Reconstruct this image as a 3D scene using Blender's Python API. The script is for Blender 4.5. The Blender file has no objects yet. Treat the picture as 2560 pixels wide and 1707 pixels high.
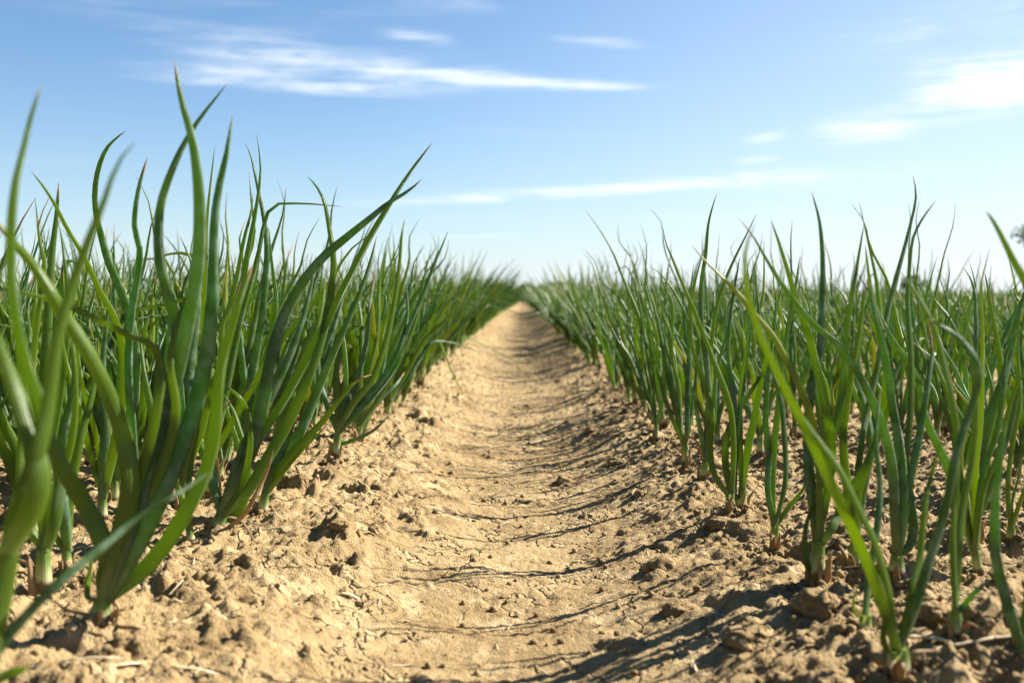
import bpy, math, random
import numpy as np
from mathutils import Vector, Matrix

random.seed(7)
RNG = np.random.default_rng(11)
S = bpy.context.scene
COL = S.collection

# ------------------------------------------------------------------ camera
CAM_H, F_PX = 0.27, 2489.0            # metres above the bed, focal length in photo pixels
PITCH, YAW = math.atan(123.5 / F_PX), math.atan(28.0 / F_PX)
cd = bpy.data.cameras.new('camera')
cam = bpy.data.objects.new('camera', cd); COL.objects.link(cam)
cam.location = (0, 0, CAM_H)
cam.rotation_euler = (math.radians(90) - PITCH, 0, YAW)
cd.sensor_width = 36.0; cd.lens = 35.0
cd.clip_start = 0.02; cd.clip_end = 9000
cd.dof.use_dof = True; cd.dof.focus_distance = 1.28; cd.dof.aperture_fstop = 5.8
cd.dof.aperture_blades = 9
S.camera = cam

# ------------------------------------------------------------------ sun, sky, exposure
SUN_EL, SUN_AZ = math.radians(35), math.radians(66)     # azimuth from +Y towards +X
S.view_settings.view_transform = 'Standard'
S.view_settings.look = 'None'
S.view_settings.exposure = 1.82
S.view_settings.gamma = 1.0
to_sun = Vector((math.cos(SUN_EL) * math.sin(SUN_AZ), math.cos(SUN_EL) * math.cos(SUN_AZ), math.sin(SUN_EL)))
sl = bpy.data.lights.new('sun', 'SUN'); sl.energy = 5.0; sl.angle = math.radians(0.53); sl.color = (1.0, 0.93, 0.82)
so = bpy.data.objects.new('sun', sl); COL.objects.link(so)
so.rotation_euler = (-to_sun).to_track_quat('-Z', 'Y').to_euler()
so.location = to_sun * 30


class NT:
    """short hand for building node trees"""
    def __init__(self, tree):
        self.t = tree; self.n = tree.nodes; self.l = tree.links

    def node(self, kind, **kw):
        n = self.n.new(kind)
        for k, v in kw.items():
            setattr(n, k, v)
        return n

    def put(self, sock, v):
        if isinstance(v, bpy.types.NodeSocket):
            self.l.new(v, sock)
        elif v is not None:
            sock.default_value = v

    def math(self, op, a, b=None, c=None, clamp=False):
        n = self.node('ShaderNodeMath', operation=op, use_clamp=clamp)
        for i, v in enumerate((a, b, c)):
            if v is not None:
                self.put(n.inputs[i], v)
        return n.outputs[0]

    def mix(self, f, a, b, blend='MIX'):
        n = self.node('ShaderNodeMix', data_type='RGBA', blend_type=blend)
        self.put(n.inputs[0], f)
        self.put(n.inputs[6], a if isinstance(a, bpy.types.NodeSocket) else (*a, 1))
        self.put(n.inputs[7], b if isinstance(b, bpy.types.NodeSocket) else (*b, 1))
        return n.outputs[2]

    def ramp(self, v, lo, hi, a=0.0, b=1.0):
        n = self.node('ShaderNodeMapRange', interpolation_type='SMOOTHSTEP')
        for i, x in enumerate((v, lo, hi, a, b)):
            self.put(n.inputs[i], x)
        return n.outputs[0]

    def noise(self, vec, scale, detail=4, rough=0.55, dist=0.0):
        n = self.node('ShaderNodeTexNoise')
        if vec is not None:
            self.l.new(vec, n.inputs['Vector'])
        n.inputs['Scale'].default_value = scale; n.inputs['Detail'].default_value = detail
        n.inputs['Roughness'].default_value = rough; n.inputs['Distortion'].default_value = dist
        return n.outputs[0]


world = bpy.data.worlds.new('World'); S.world = world; world.use_nodes = True
W = NT(world.node_tree); W.n.clear()
sky = W.node('ShaderNodeTexSky', sky_type='NISHITA')
sky.sun_disc = False; sky.sun_elevation = SUN_EL; sky.sun_rotation = SUN_AZ
sky.air_density = 1.0; sky.dust_density = 0.35; sky.ozone_density = 1.0; sky.altitude = 100
tc = W.node('ShaderNodeTexCoord'); sx = W.node('ShaderNodeSeparateXYZ'); W.l.new(tc.outputs['Generated'], sx.inputs[0])
az = W.math('ARCTAN2', sx.outputs[0], sx.outputs[1])
el = W.math('ARCSINE', sx.outputs[2])
cmb = W.node('ShaderNodeCombineXYZ'); W.put(cmb.inputs[0], az); W.put(cmb.inputs[1], el)
mp = W.node('ShaderNodeMapping'); W.l.new(cmb.outputs[0], mp.inputs[0])
mp.inputs['Rotation'].default_value = (0, 0, math.radians(4)); mp.inputs['Scale'].default_value = (7, 92, 1)
wisp = W.noise(mp.outputs[0], 1.0, 7, 0.62, 0.7)
mp2 = W.node('ShaderNodeMapping'); W.l.new(cmb.outputs[0], mp2.inputs[0])
mp2.inputs['Scale'].default_value = (26, 60, 1)
puff = W.noise(mp2.outputs[0], 1.0, 6, 0.6, 0.3)
wisp = W.math('ADD', W.math('MULTIPLY', wisp, 0.72), W.math('MULTIPLY', puff, 0.28))
# cirrus streaks: azimuth and elevation of the middle, half width, half height (radians), tilt, strength
CL = [(-.187, .219, .155, .0125, -.075, 1.05), (-.225, .197, .145, .0075, -.02, .95), (.03, .204, .11, .0058, -.07, 1.0), (-.06, .208, .10, .010, -.06, .3),
      (.06, .100, .22, .0068, .06, 1.15), (-.10, .287, .075, .012, -.12, .85), (-.102, .246, .035, .0055, -.07, .75),
      (.075, .242, .055, .0060, -.09, .6), (.02, .156, .12, .0050, -.02, .35), (.445, .188, .075, .022, .02, 1.6),
      (.415, .172, .04, .010, .05, .8), (.325, .152, .042, .012, .06, 1.2), (.235, .146, .022, .007, .10, .7),
      (.228, .128, .025, .006, .12, .55), (-.44, .117, .06, .006, .02, .35), (-.06, .075, .06, .006, .05, .4),
      (-.36, .258, .18, .020, -.05, .32), (-.2, .272, .14, .014, -.09, .28), (.30, .105, .16, .012, .03, .5),
      (.42, .24, .15, .03, .1, .45), (.40, .165, .14, .02, .16, .45), (.25, .07, .16, .010, .0, .4), (-.05, .055, .09, .004, .03, .45), (-.16, .236, .17, .010, -.05, .2), (-.30, .208, .09, .006, -.02, .6)]
tot = None
for ca, ce, rx, ry, tilt, st in CL:
    dx = W.math('SUBTRACT', az, ca); dy = W.math('SUBTRACT', el, ce)
    u = W.math('ADD', W.math('MULTIPLY', dx, math.cos(tilt) / rx), W.math('MULTIPLY', dy, math.sin(tilt) / rx))
    v = W.math('ADD', W.math('MULTIPLY', dx, -math.sin(tilt) / ry), W.math('MULTIPLY', dy, math.cos(tilt) / ry))
    q = W.math('ADD', W.math('POWER', W.math('ABSOLUTE', u), 3.0), W.math('MULTIPLY', v, v))
    g = W.math('MULTIPLY', W.math('EXPONENT', W.math('MULTIPLY', q, -1.0)), st)
    tot = g if tot is None else W.math('ADD', tot, g)
cover = W.ramp(W.math('MULTIPLY', tot, W.ramp(wisp, .26, .72, .16, 1.35)), .06, 1.35, 0, .66)
hz = W.math('EXPONENT', W.math('MULTIPLY', W.math('ABSOLUTE', el), -11.0))          # milky air low over the horizon
skycol = W.mix(1.0, sky.outputs[0], (.50, .725, .90), 'MULTIPLY')
skycol = W.mix(W.math('MULTIPLY', hz, .80), skycol, (5.3, 5.6, 5.95))
side_ = W.math('ADD', W.math('MULTIPLY', sx.outputs[0], math.sin(SUN_AZ)), W.math('MULTIPLY', sx.outputs[1], math.cos(SUN_AZ)))
veil = W.math('MULTIPLY', W.ramp(side_, .15, .95), W.math('EXPONENT', W.math('MULTIPLY', W.math('ABSOLUTE', el), -2.6)))      # thin high haze round the sun
skycol = W.mix(W.math('MULTIPLY', veil, .75), skycol, (5.6, 5.9, 6.2))
cloudcol = W.mix(cover, skycol, (6.8, 7.0, 7.3))
bg = W.node('ShaderNodeBackground'); # the sky is dimmer on the side away from the sun
dim = W.ramp(side_, -.95, -.03, .32, 1.0)
vm = W.node('ShaderNodeVectorMath', operation='SCALE'); W.l.new(cloudcol, vm.inputs[0]); W.l.new(dim, vm.inputs[3])
W.l.new(vm.outputs[0], bg.inputs[0]); bg.inputs[1].default_value = 0.050
wo = W.node('ShaderNodeOutputWorld'); W.l.new(bg.outputs[0], wo.inputs[0])

S.cycles.use_denoising = True
S.cycles.max_bounces = 10; S.cycles.diffuse_bounces = 5; S.cycles.glossy_bounces = 3


def at(px, py, depth):
    """the point `depth` metres ahead of the camera position that the photo shows at pixel (px, py)"""
    c = Vector(((px - 1280) / F_PX, -(py - 853.5) / F_PX, -1.0))
    d = cam.rotation_euler.to_matrix() @ c
    return Vector((0, 0, CAM_H)) + d * (depth / d.y)


def ground_at(px, py, z=0.0):
    c = Vector(((px - 1280) / F_PX, -(py - 853.5) / F_PX, -1.0))
    d = cam.rotation_euler.to_matrix() @ c
    return Vector((0, 0, CAM_H)) + d * ((z - CAM_H) / d.z)


def pix(p):
    q = cam.rotation_euler.to_matrix().transposed() @ (Vector(p) - Vector((0, 0, CAM_H)))
    if q.z > -0.02:
        return None
    return 1280 + F_PX * q.x / -q.z, 853.5 - F_PX * q.y / -q.z


# ------------------------------------------------------------------ noise and the soil height
def h2(ix, iy, seed):
    n = (ix.astype(np.int64) * 374761393 + iy.astype(np.int64) * 668265263 + seed * 974634777) & 0xFFFFFFFF
    n = ((n ^ (n >> 13)) * 1274126177) & 0xFFFFFFFF
    return ((n ^ (n >> 16)) & 0xFFFFFF) / float(0xFFFFFF)


def perlin(x, y, seed=0):
    ix, iy = np.floor(x), np.floor(y); fx, fy = x - ix, y - iy
    u, v = fx * fx * fx * (fx * (fx * 6 - 15) + 10), fy * fy * fy * (fy * (fy * 6 - 15) + 10)

    def g(a, b):
        t = h2(ix + a, iy + b, seed) * 2 * np.pi
        return np.cos(t) * (fx - a) + np.sin(t) * (fy - b)
    return ((g(0, 0) * (1 - u) + g(1, 0) * u) * (1 - v) + (g(0, 1) * (1 - u) + g(1, 1) * u) * v) * 1.5


def fbm(x, y, octs, seed=0, gain=.5):
    r, a, f = 0, 1.0, 1.0
    for i in range(octs):
        r = r + a * perlin(x * f, y * f, seed + i * 17); a *= gain; f *= 2.03
    return r


def sstep(a, b, x):
    t = np.clip((x - a) / (b - a), 0, 1)
    return t * t * (3 - 2 * t)


def soil_low(x, y):
    x, y = np.asarray(x, float), np.asarray(y, float)
    wob = .012 * perlin(y * 1.3, y * 0 + 3.3, 5)
    xa = np.abs(x - wob)
    z = -.052 * (1 - sstep(.03, .29, xa))
    for c in (-2.05, 1.98, 3.75, -3.85):                       # the next wheel furrows of the field
        z = z - .06 * (1 - sstep(.06, .25, np.abs(x - c)))
    near = 1 - sstep(6, 14, np.hypot(x, y))
    z = z + near * (.010 * fbm(x * 5, y * 5, 2, 3))
    return z


def soil_rough(x, y):
    flat = .25 + .14 * sstep(1.7, 2.4, y) + .75 * np.where(x > 0, sstep(.10, .30, x), sstep(.06, .24, np.abs(x + .015))) * (1 - .19 * sstep(1.7, 2.4, y))
    right = 1 + .12 * sstep(.02, .15, x)
    n1 = fbm(x * 13, y * 13, 5, 21, .56)
    n2 = np.abs(fbm(x * 38, y * 38, 3, 41, .55))
    n3 = fbm(x * 130, y * 130, 2, 61, .6)
    return flat * right * (.0088 * n1 + .0060 * n2 - .002) + (.45 + .55 * flat) * .0022 * n3 - .0022 * (.5 + .5 * flat) * sstep(.35, .75, perlin(x * 95, y * 95, 91))


def axis_out(core_lo, core_hi, step, growth, lo, hi):
    a = list(np.arange(core_lo, core_hi, step))
    v, s = core_lo, step; left = []
    while v > lo:
        s *= growth; v -= s; left.append(v)
    v, s = a[-1], step; right = []
    while v < hi:
        s *= growth; v += s; right.append(v)
    return np.array(left[::-1] + a + right)


def link(name, me, mat=None, parent=None, smooth=True):
    o = bpy.data.objects.new(name, me); COL.objects.link(o)
    if mat: me.materials.append(mat)
    if parent is not None: o.parent = parent
    return o


def mesh_np(name, V, Q, A=None, smooth=True):
    V = np.asarray(V, np.float32); Q = np.asarray(Q, np.int32)
    me = bpy.data.meshes.new(name)
    k = Q.shape[1]
    me.vertices.add(len(V)); me.vertices.foreach_set('co', V.ravel())
    me.loops.add(Q.size); me.loops.foreach_set('vertex_index', Q.ravel())
    me.polygons.add(len(Q)); me.polygons.foreach_set('loop_start', np.arange(0, Q.size, k, dtype=np.int32))
    if smooth: me.polygons.foreach_set('use_smooth', np.ones(len(Q), bool))
    if A is not None:
        a = me.attributes.new('leafdata', 'FLOAT_COLOR', 'POINT'); a.data.foreach_set('color', np.asarray(A, np.float32).ravel())
    me.update(calc_edges=True)
    return me


def tag(o, label=None, cat=None, group=None, kind=None):
    if label: o['label'] = label
    if cat: o['category'] = cat
    if group: o['group'] = group
    if kind: o['kind'] = kind
    return o


# ------------------------------------------------------------------ materials
def new_mat(name):
    m = bpy.data.materials.new(name); m.use_nodes = True
    t = NT(m.node_tree); t.n.clear()
    return m, t


def soil_mat(name, tint=1.0):
    m, t = new_mat(name)
    co = t.node('ShaderNodeTexCoord').outputs['Object'] if name != 'soil' else t.node('ShaderNodeNewGeometry').outputs['Position']
    n1 = t.noise(co, 6, 5, .6); n2 = t.noise(co, 55, 5, .65); n3 = t.noise(co, 420, 3, .6)
    c = t.mix(t.ramp(n1, .35, .68), (.270 * tint, .188 * tint, .088 * tint), (.350 * tint, .255 * tint, .128 * tint))
    n4 = t.noise(co, 19, 6, .68)
    c = t.mix(t.ramp(n4, .52, .66, 0, .75), c, (.455 * tint, .338 * tint, .186 * tint))
    c = t.mix(t.ramp(n4, .46, .34, 0, .65), c, (.165 * tint, .098 * tint, .042 * tint))
    c = t.mix(t.ramp(n2, .55, .75, 0, .55), c, (.40 * tint, .292 * tint, .156 * tint))
    c = t.mix(t.ramp(n2, .45, .27, 0, .6), c, (.19 * tint, .118 * tint, .052 * tint))
    c = t.mix(t.ramp(n3, .42, .30, 0, .7), c, (.11, .066, .032))
    if name == 'soil':                                           # beyond the rows that can be told apart the field is green with crop
        ln = t.node('ShaderNodeVectorMath', operation='LENGTH'); t.l.new(co, ln.inputs[0])
        c = t.mix(t.ramp(ln.outputs['Value'], 52, 62), c, t.mix(t.noise(co, .05, 4, .6), (.05, .09, .02), (.10, .14, .04)))
    v = t.node('ShaderNodeTexVoronoi', feature='DISTANCE_TO_EDGE'); v.inputs['Scale'].default_value = 9
    wv = t.node('ShaderNodeVectorMath', operation='ADD'); nn = t.node('ShaderNodeTexNoise'); t.l.new(co, nn.inputs[0]); nn.inputs['Scale'].default_value = 14; nn.inputs['Detail'].default_value = 5
    sc = t.node('ShaderNodeVectorMath', operation='SCALE'); t.l.new(nn.outputs[1], sc.inputs[0]); sc.inputs[3].default_value = .14
    t.l.new(co, wv.inputs[0]); t.l.new(sc.outputs[0], wv.inputs[1]); t.l.new(wv.outputs[0], v.inputs[0])
    crack = t.math('MULTIPLY', t.ramp(v.outputs[0], .035, .0, 0, 1), t.ramp(n1, .42, .52))
    h = t.math('ADD', t.math('MULTIPLY', n3, .0042), t.math('MULTIPLY', t.noise(co, 1300, 2, .6), .0011))
    h = t.math('ADD', h, t.math('MULTIPLY', n2, .006))
    h = t.math('SUBTRACT', h, t.math('MULTIPLY', crack, .010))
    b = t.node('ShaderNodeBump'); b.inputs['Strength'].default_value = .9; b.inputs['Distance'].default_value = 1.0
    t.l.new(h, b.inputs['Height'])
    p = t.node('ShaderNodeBsdfPrincipled'); t.l.new(c, p.inputs['Base Color']); p.inputs['Roughness'].default_value = .95
    p.inputs['Specular IOR Level'].default_value = .15
    t.l.new(b.outputs[0], p.inputs['Normal'])
    o = t.node('ShaderNodeOutputMaterial'); t.l.new(p.outputs[0], o.inputs[0])
    return m


def leaf_mat(name, kind='green'):
    m, t = new_mat(name)
    at_ = t.node('ShaderNodeAttribute', attribute_name='leafdata')
    s = t.node('ShaderNodeSeparateColor'); t.l.new(at_.outputs['Color'], s.inputs[0])
    T, R, ANG, DRY = s.outputs[0], s.outputs[1], s.outputs[2], at_.outputs['Alpha']
    co = t.node('ShaderNodeTexCoord').outputs['Object']
    nz = t.noise(co, 60, 4, .6); spk = t.noise(co, 900, 2, .5)
    if kind == 'green':
        base = t.mix(R, (.019, .054, .007), (.078, .130, .011))
        base = t.mix(t.ramp(R, .90, .97, 0, .55), base, (.22, .25, .03))
        base = t.mix(t.math('MULTIPLY', t.ramp(nz, .40, .66, .12, .85), t.ramp(R, .55, .22)), base, (.165, .235, .165))      # waxy bloom
        base = t.mix(t.ramp(T, .16, .02, 0, .7), base, (.19, .27, .08))
        base = t.mix(t.ramp(t.math('SINE', t.math('MULTIPLY', ANG, 2 * math.pi * 15)), .2, 1.0, 0, .16), base, (.16, .23, .10))      # veins
        base = t.mix(t.math('MULTIPLY', t.ramp(t.noise(co, 210, 4, .7), .52, .66), t.ramp(T, .30, .0, 0, .65)), base, (.30, .22, .11))      # soil splash
        base = t.mix(t.ramp(spk, .66, .74, 0, .6), base, (.30, .33, .14))
        tr = t.mix(R, (.18, .42, .007), (.58, .71, .009))
        tr = t.mix(t.ramp(R, .90, .97, 0, .6), tr, (.55, .5, .04))
        fac_tip = t.ramp(t.math('ADD', T, t.math('MULTIPLY', DRY, 1.0)), .985, 1.03)
        brown = t.mix(nz, (.26, .15, .04), (.58, .38, .10))
        base = t.mix(fac_tip, base, brown); tr = t.mix(fac_tip, tr, (.35, .16, .02))
        rough, mixf = .38, .37
    elif kind == 'dry':
        base = t.mix(nz, (.22, .115, .045), (.50, .37, .19)); tr = t.mix(nz, (.34, .17, .05), (.5, .36, .14)); rough, mixf = .65, .25
    else:  # stem
        stripe = t.math('SINE', t.math('MULTIPLY', ANG, 2 * math.pi * 13))
        base = t.mix(t.ramp(T, .40, .85), (.50, .52, .27), (.10, .18, .035))
        base = t.mix(t.ramp(stripe, -.1, .9, 0, .45), base, (.22, .30, .09))
        base = t.mix(t.ramp(t.math('ADD', T, t.math('MULTIPLY', nz, .3)), .56, .42), base, (.07, .018, .026))
        base = t.mix(t.ramp(T, .22, .10), base, (.10, .06, .03))
        tr = t.mix(T, (.5, .45, .2), (.4, .5, .08)); rough, mixf = .4, .25
    rib = t.math('MULTIPLY', t.math('SINE', t.math('MULTIPLY', ANG, 2 * math.pi * 18)), .00016)
    rib = t.math('ADD', rib, t.math('MULTIPLY', nz, .0012))
    b = t.node('ShaderNodeBump'); b.inputs['Strength'].default_value = .6; b.inputs['Distance'].default_value = 1.0; t.l.new(rib, b.inputs['Height'])
    p = t.node('ShaderNodeBsdfPrincipled'); t.l.new(base, p.inputs['Base Color']); p.inputs['Roughness'].default_value = rough
    p.inputs['Specular IOR Level'].default_value = .32
    t.l.new(b.outputs[0], p.inputs['Normal'])
    tl = t.node('ShaderNodeBsdfTranslucent'); t.l.new(tr, tl.inputs[0])
    mx = t.node('ShaderNodeMixShader'); mx.inputs[0].default_value = mixf
    t.l.new(p.outputs[0], mx.inputs[1]); t.l.new(tl.outputs[0], mx.inputs[2])
    o = t.node('ShaderNodeOutputMaterial'); t.l.new(mx.outputs[0], o.inputs[0])
    return m


def plain_mat(name, a, b, scale, rough=.8, transl=0.0):
    m, t = new_mat(name)
    co = t.node('ShaderNodeTexCoord').outputs['Object']
    c = t.mix(t.ramp(t.noise(co, scale, 4, .6), .35, .65), a, b)
    p = t.node('ShaderNodeBsdfPrincipled'); t.l.new(c, p.inputs['Base Color']); p.inputs['Roughness'].default_value = rough
    out = p.outputs[0]
    if transl:
        tl = t.node('ShaderNodeBsdfTranslucent'); t.l.new(c, tl.inputs[0])
        mx = t.node('ShaderNodeMixShader'); mx.inputs[0].default_value = transl
        t.l.new(out, mx.inputs[1]); t.l.new(tl.outputs[0], mx.inputs[2]); out = mx.outputs[0]
    o = t.node('ShaderNodeOutputMaterial'); t.l.new(out, o.inputs[0])
    return m


M_SOIL, M_CLOD = soil_mat('soil'), soil_mat('soil_clod')
M_LEAF, M_DRY, M_STEM = leaf_mat('onion_leaf'), leaf_mat('dry_leaf', 'dry'), leaf_mat('onion_stem', 'stem')
M_STRAW = plain_mat('straw', (.40, .29, .15), (.62, .53, .37), 160, .6, .1)
M_TWIG = plain_mat('twig', (.035, .028, .025), (.09, .07, .055), 200, .7)
M_FOLI = plain_mat('tree_foliage', (.07, .11, .05), (.13, .19, .09), .8, .6, .35)
M_BARK = plain_mat('bark', (.10, .075, .05), (.18, .14, .10), 3, .9)
M_PALE = plain_mat('grey_cladding', (.32, .34, .37), (.40, .42, .45), 1, .7)
M_ROOF = plain_mat('roofing', (.10, .09, .09), (.15, .13, .12), 1, .7)

# ------------------------------------------------------------------ ground sheet
gx = axis_out(-.62, .60, .0026, 1.022, -3200, 3200)
gy = axis_out(.55, 2.0, .0030, 1.016, -3200, 4200)
GX, GY = np.meshgrid(gx, gy)
GZ = soil_low(GX, GY)
i0, i1 = np.searchsorted(gx, (-4, 4)); j0, j1 = np.searchsorted(gy, (.2, 9))
sub = (slice(j0, j1), slice(i0, i1))
GZ[sub] += soil_rough(GX[sub], GY[sub]) * (1 - sstep(5, 9, GY[sub]))


def stamp_clod(cx, cy, r, h, rng):
    a0, a1 = np.searchsorted(gx, (cx - r * 1.5, cx + r * 1.5)); b0, b1 = np.searchsorted(gy, (cy - r * 1.5, cy + r * 1.5))
    if a1 - a0 < 3 or b1 - b0 < 3: return
    X = (GX[b0:b1, a0:a1] - cx) / r; Y = (GY[b0:b1, a0:a1] - cy) / r
    Z = np.full(X.shape, 1.0) - .12 * (X * rng.uniform(-1, 1) + Y * rng.uniform(-1, 1))
    for k in range(rng.integers(5, 9)):
        t = rng.uniform(0, 2 * np.pi); sl_ = rng.uniform(1.5, 4.5)
        Z = np.minimum(Z, sl_ * (rng.uniform(.65, 1.05) - (X * np.cos(t) + Y * np.sin(t))))
    Z = Z + .28 * fbm(X * 2.1 + cx * 91, Y * 2.1 + cy * 57, 5, 77, .68)
    GZ[b0:b1, a0:a1] += h * np.clip(Z, 0, None)


for k in range(5200):
    cy = .55 + 4.6 * RNG.random() ** 1.7
    cx = RNG.uniform(-.62 - .3 * cy, .6 + .3 * cy)
    e = abs(cx)
    keep = .16 + .84 * float(sstep(.08, .22, e)) if cx < 0 else .20 + .80 * float(sstep(.09, .22, e))
    if cx < 0: keep *= .8
    if cx > 0: keep *= .52
    if RNG.random() > keep: continue
    r = .0045 + .018 * RNG.random() ** 2.4
    if RNG.random() < .045: r = RNG.uniform(.02, .034)
    stamp_clod(cx, cy, r, r * (RNG.uniform(.18, .44) if cx > 0 else RNG.uniform(.24, .55)), RNG)
ny, nx = GX.shape
idx = np.arange(nx * ny).reshape(ny, nx)
Q = np.stack([idx[:-1, :-1], idx[:-1, 1:], idx[1:, 1:], idx[1:, :-1]], -1).reshape(-1, 4)
ground = link('ground', mesh_np('ground', np.stack([GX, GY, GZ], -1).reshape(-1, 3), Q), M_SOIL)
tag(ground, kind='structure')


def gz(x, y):
    i = min(max(int(np.searchsorted(gx, x)), 1), nx - 1); j = min(max(int(np.searchsorted(gy, y)), 1), ny - 1)
    return float(GZ[j, i])


def on_ground(px, py):
    z = 0.0
    for _ in range(6):
        p = ground_at(px, py, z); z = float(soil_low(p.x, p.y))
    return Vector((p.x, p.y, gz(p.x, p.y)))


# ------------------------------------------------------------------ leaves
def smooth_path(P, n):
    P = np.asarray(P, float)
    d = np.r_[0, np.cumsum(np.linalg.norm(np.diff(P, axis=0), axis=1))]
    m = np.gradient(P, d, axis=0) if len(P) > 2 else np.repeat([(P[1] - P[0]) / d[-1]], 2, 0)
    s = np.linspace(0, d[-1], n); k = np.clip(np.searchsorted(d, s, 'right') - 1, 0, len(P) - 2)
    hh = (d[k + 1] - d[k])[:, None]; t = ((s - d[k]) / (d[k + 1] - d[k]))[:, None]
    return ((2 * t**3 - 3 * t**2 + 1) * P[k] + (t**3 - 2 * t**2 + t) * hh * m[k] + (-2 * t**3 + 3 * t**2) * P[k + 1] + (t**3 - t**2) * hh * m[k + 1])


def tube(P, wide, thick, ref, sides, rnd, dry=0.0, tt=None):
    """a closed tapering tube along P; wide/thick are the half axes per ring"""
    n = len(P)
    T = np.gradient(P, axis=0); T /= np.linalg.norm(T, axis=1)[:, None] + 1e-12
    U = np.zeros_like(P); u = np.asarray(ref, float)
    for i in range(n):
        u = u - T[i] * np.dot(u, T[i])
        ln = np.linalg.norm(u)
        if ln < 1e-6: u = np.cross(T[i], (.3, .5, .8)); ln = np.linalg.norm(u)
        u = u / ln; U[i] = u
    B = np.cross(T, U)
    a = np.arange(sides) * 2 * np.pi / sides
    V = (P[:, None] + np.cos(a)[None, :, None] * U[:, None] * wide[:, None, None] + np.sin(a)[None, :, None] * B[:, None] * thick[:, None, None]).reshape(-1, 3)
    r = np.arange(n - 1)[:, None] * sides; c = np.arange(sides)[None, :]; c2 = (c + 1) % sides
    Qd = np.stack([r + c, r + c2, r + c2 + sides, r + c + sides], -1).reshape(-1, 4)
    tt = np.linspace(0, 1, n) if tt is None else tt
    A = np.zeros((n, sides, 4)); A[..., 0] = tt[:, None]; A[..., 1] = rnd; A[..., 2] = (np.arange(sides) / sides)[None]; A[..., 3] = dry
    return V, Qd, A.reshape(-1, 4)


def leaf_shape(P, w, rng, n=26, sides=10, rnd=None, dry=None, flat=None, taper=.68):
    """w: full width of the leaf in metres"""
    P = smooth_path(P, n); t = np.linspace(0, 1, n)
    prof = (.70 + .30 * sstep(0, .22, t)) * np.clip(1 - t, 0, 1) ** (taper + .16 * rng.random()) * 1.2
    prof = np.minimum(prof, 1.0); prof[-1] = .03
    lump = 1 + .07 * np.interp(t, np.linspace(0, 1, 8), rng.uniform(-1, 1, 8))
    wide = w / 2 * prof * lump
    fl = rng.uniform(.28, .46) if flat is None else flat
    thick = wide * np.interp(t, [0, .3, .8, 1], [.5, fl, .62, .8])
    ang = rng.uniform(-.8, .8)
    ref = np.array([math.cos(ang), math.sin(ang), .05])
    return tube(P, wide, thick, ref, sides, (rng.random() * .88 if rng.random() > .06 else .97) if rnd is None else rnd,
                dry if dry is not None else (rng.uniform(.02, .11) if rng.random() < .42 else .012))


def stem_shape(p0, p1, r0, r1, rng, sides=12, n=7):
    P = smooth_path([p0, (np.asarray(p0) * .55 + np.asarray(p1) * .45), p1], n)
    t = np.linspace(0, 1, n); R = np.interp(t, [0, .12, .3, 1], [r0 * 1.12, r0 * 1.2, r0, r1])
    return tube(P, R, R * .9, (1, .1, 0), sides, rng.random())


PLANTS = []        # every plant kept as a thing: (x, y)


def plant_empty(base, label, group='onion plants growing in the field rows'):
    e = bpy.data.objects.new('onion_plant', None); COL.objects.link(e)
    e.location = base; e.empty_display_size = .02
    return tag(e, label, 'onion plant', group)


def add_part(e, name, sh, mat, label=None):
    V, Qd, A = sh
    o = link(name, mesh_np(name, V - np.array(e.location)[None], Qd, A), mat, e)
    if label: o['label'] = label
    return o


def dry_sheaths(e, base, neck, w, rng, n):
    for k in range(n):
        a = rng.uniform(0, 2 * np.pi); d = np.array([math.cos(a), math.sin(a), 0]); b = np.array(base); ax = np.array(neck) - b
        o_ = w * rng.uniform(.5, .62)
        P = np.array([b + ax * .04 + d * o_, b + ax * .28 + d * o_ * 1.12, b + ax * rng.uniform(.5, .75) + d * o_ * rng.uniform(1.1, 1.5), b + ax * rng.uniform(.6, 1.0) + d * o_ * rng.uniform(1.4, 3.6)])
        V, Qd, A = leaf_shape(P, w * rng.uniform(.35, .7), rng, 9, 6, flat=.15)
        add_part(e, 'dry_sheath', (V, Qd, A), M_DRY)


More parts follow.
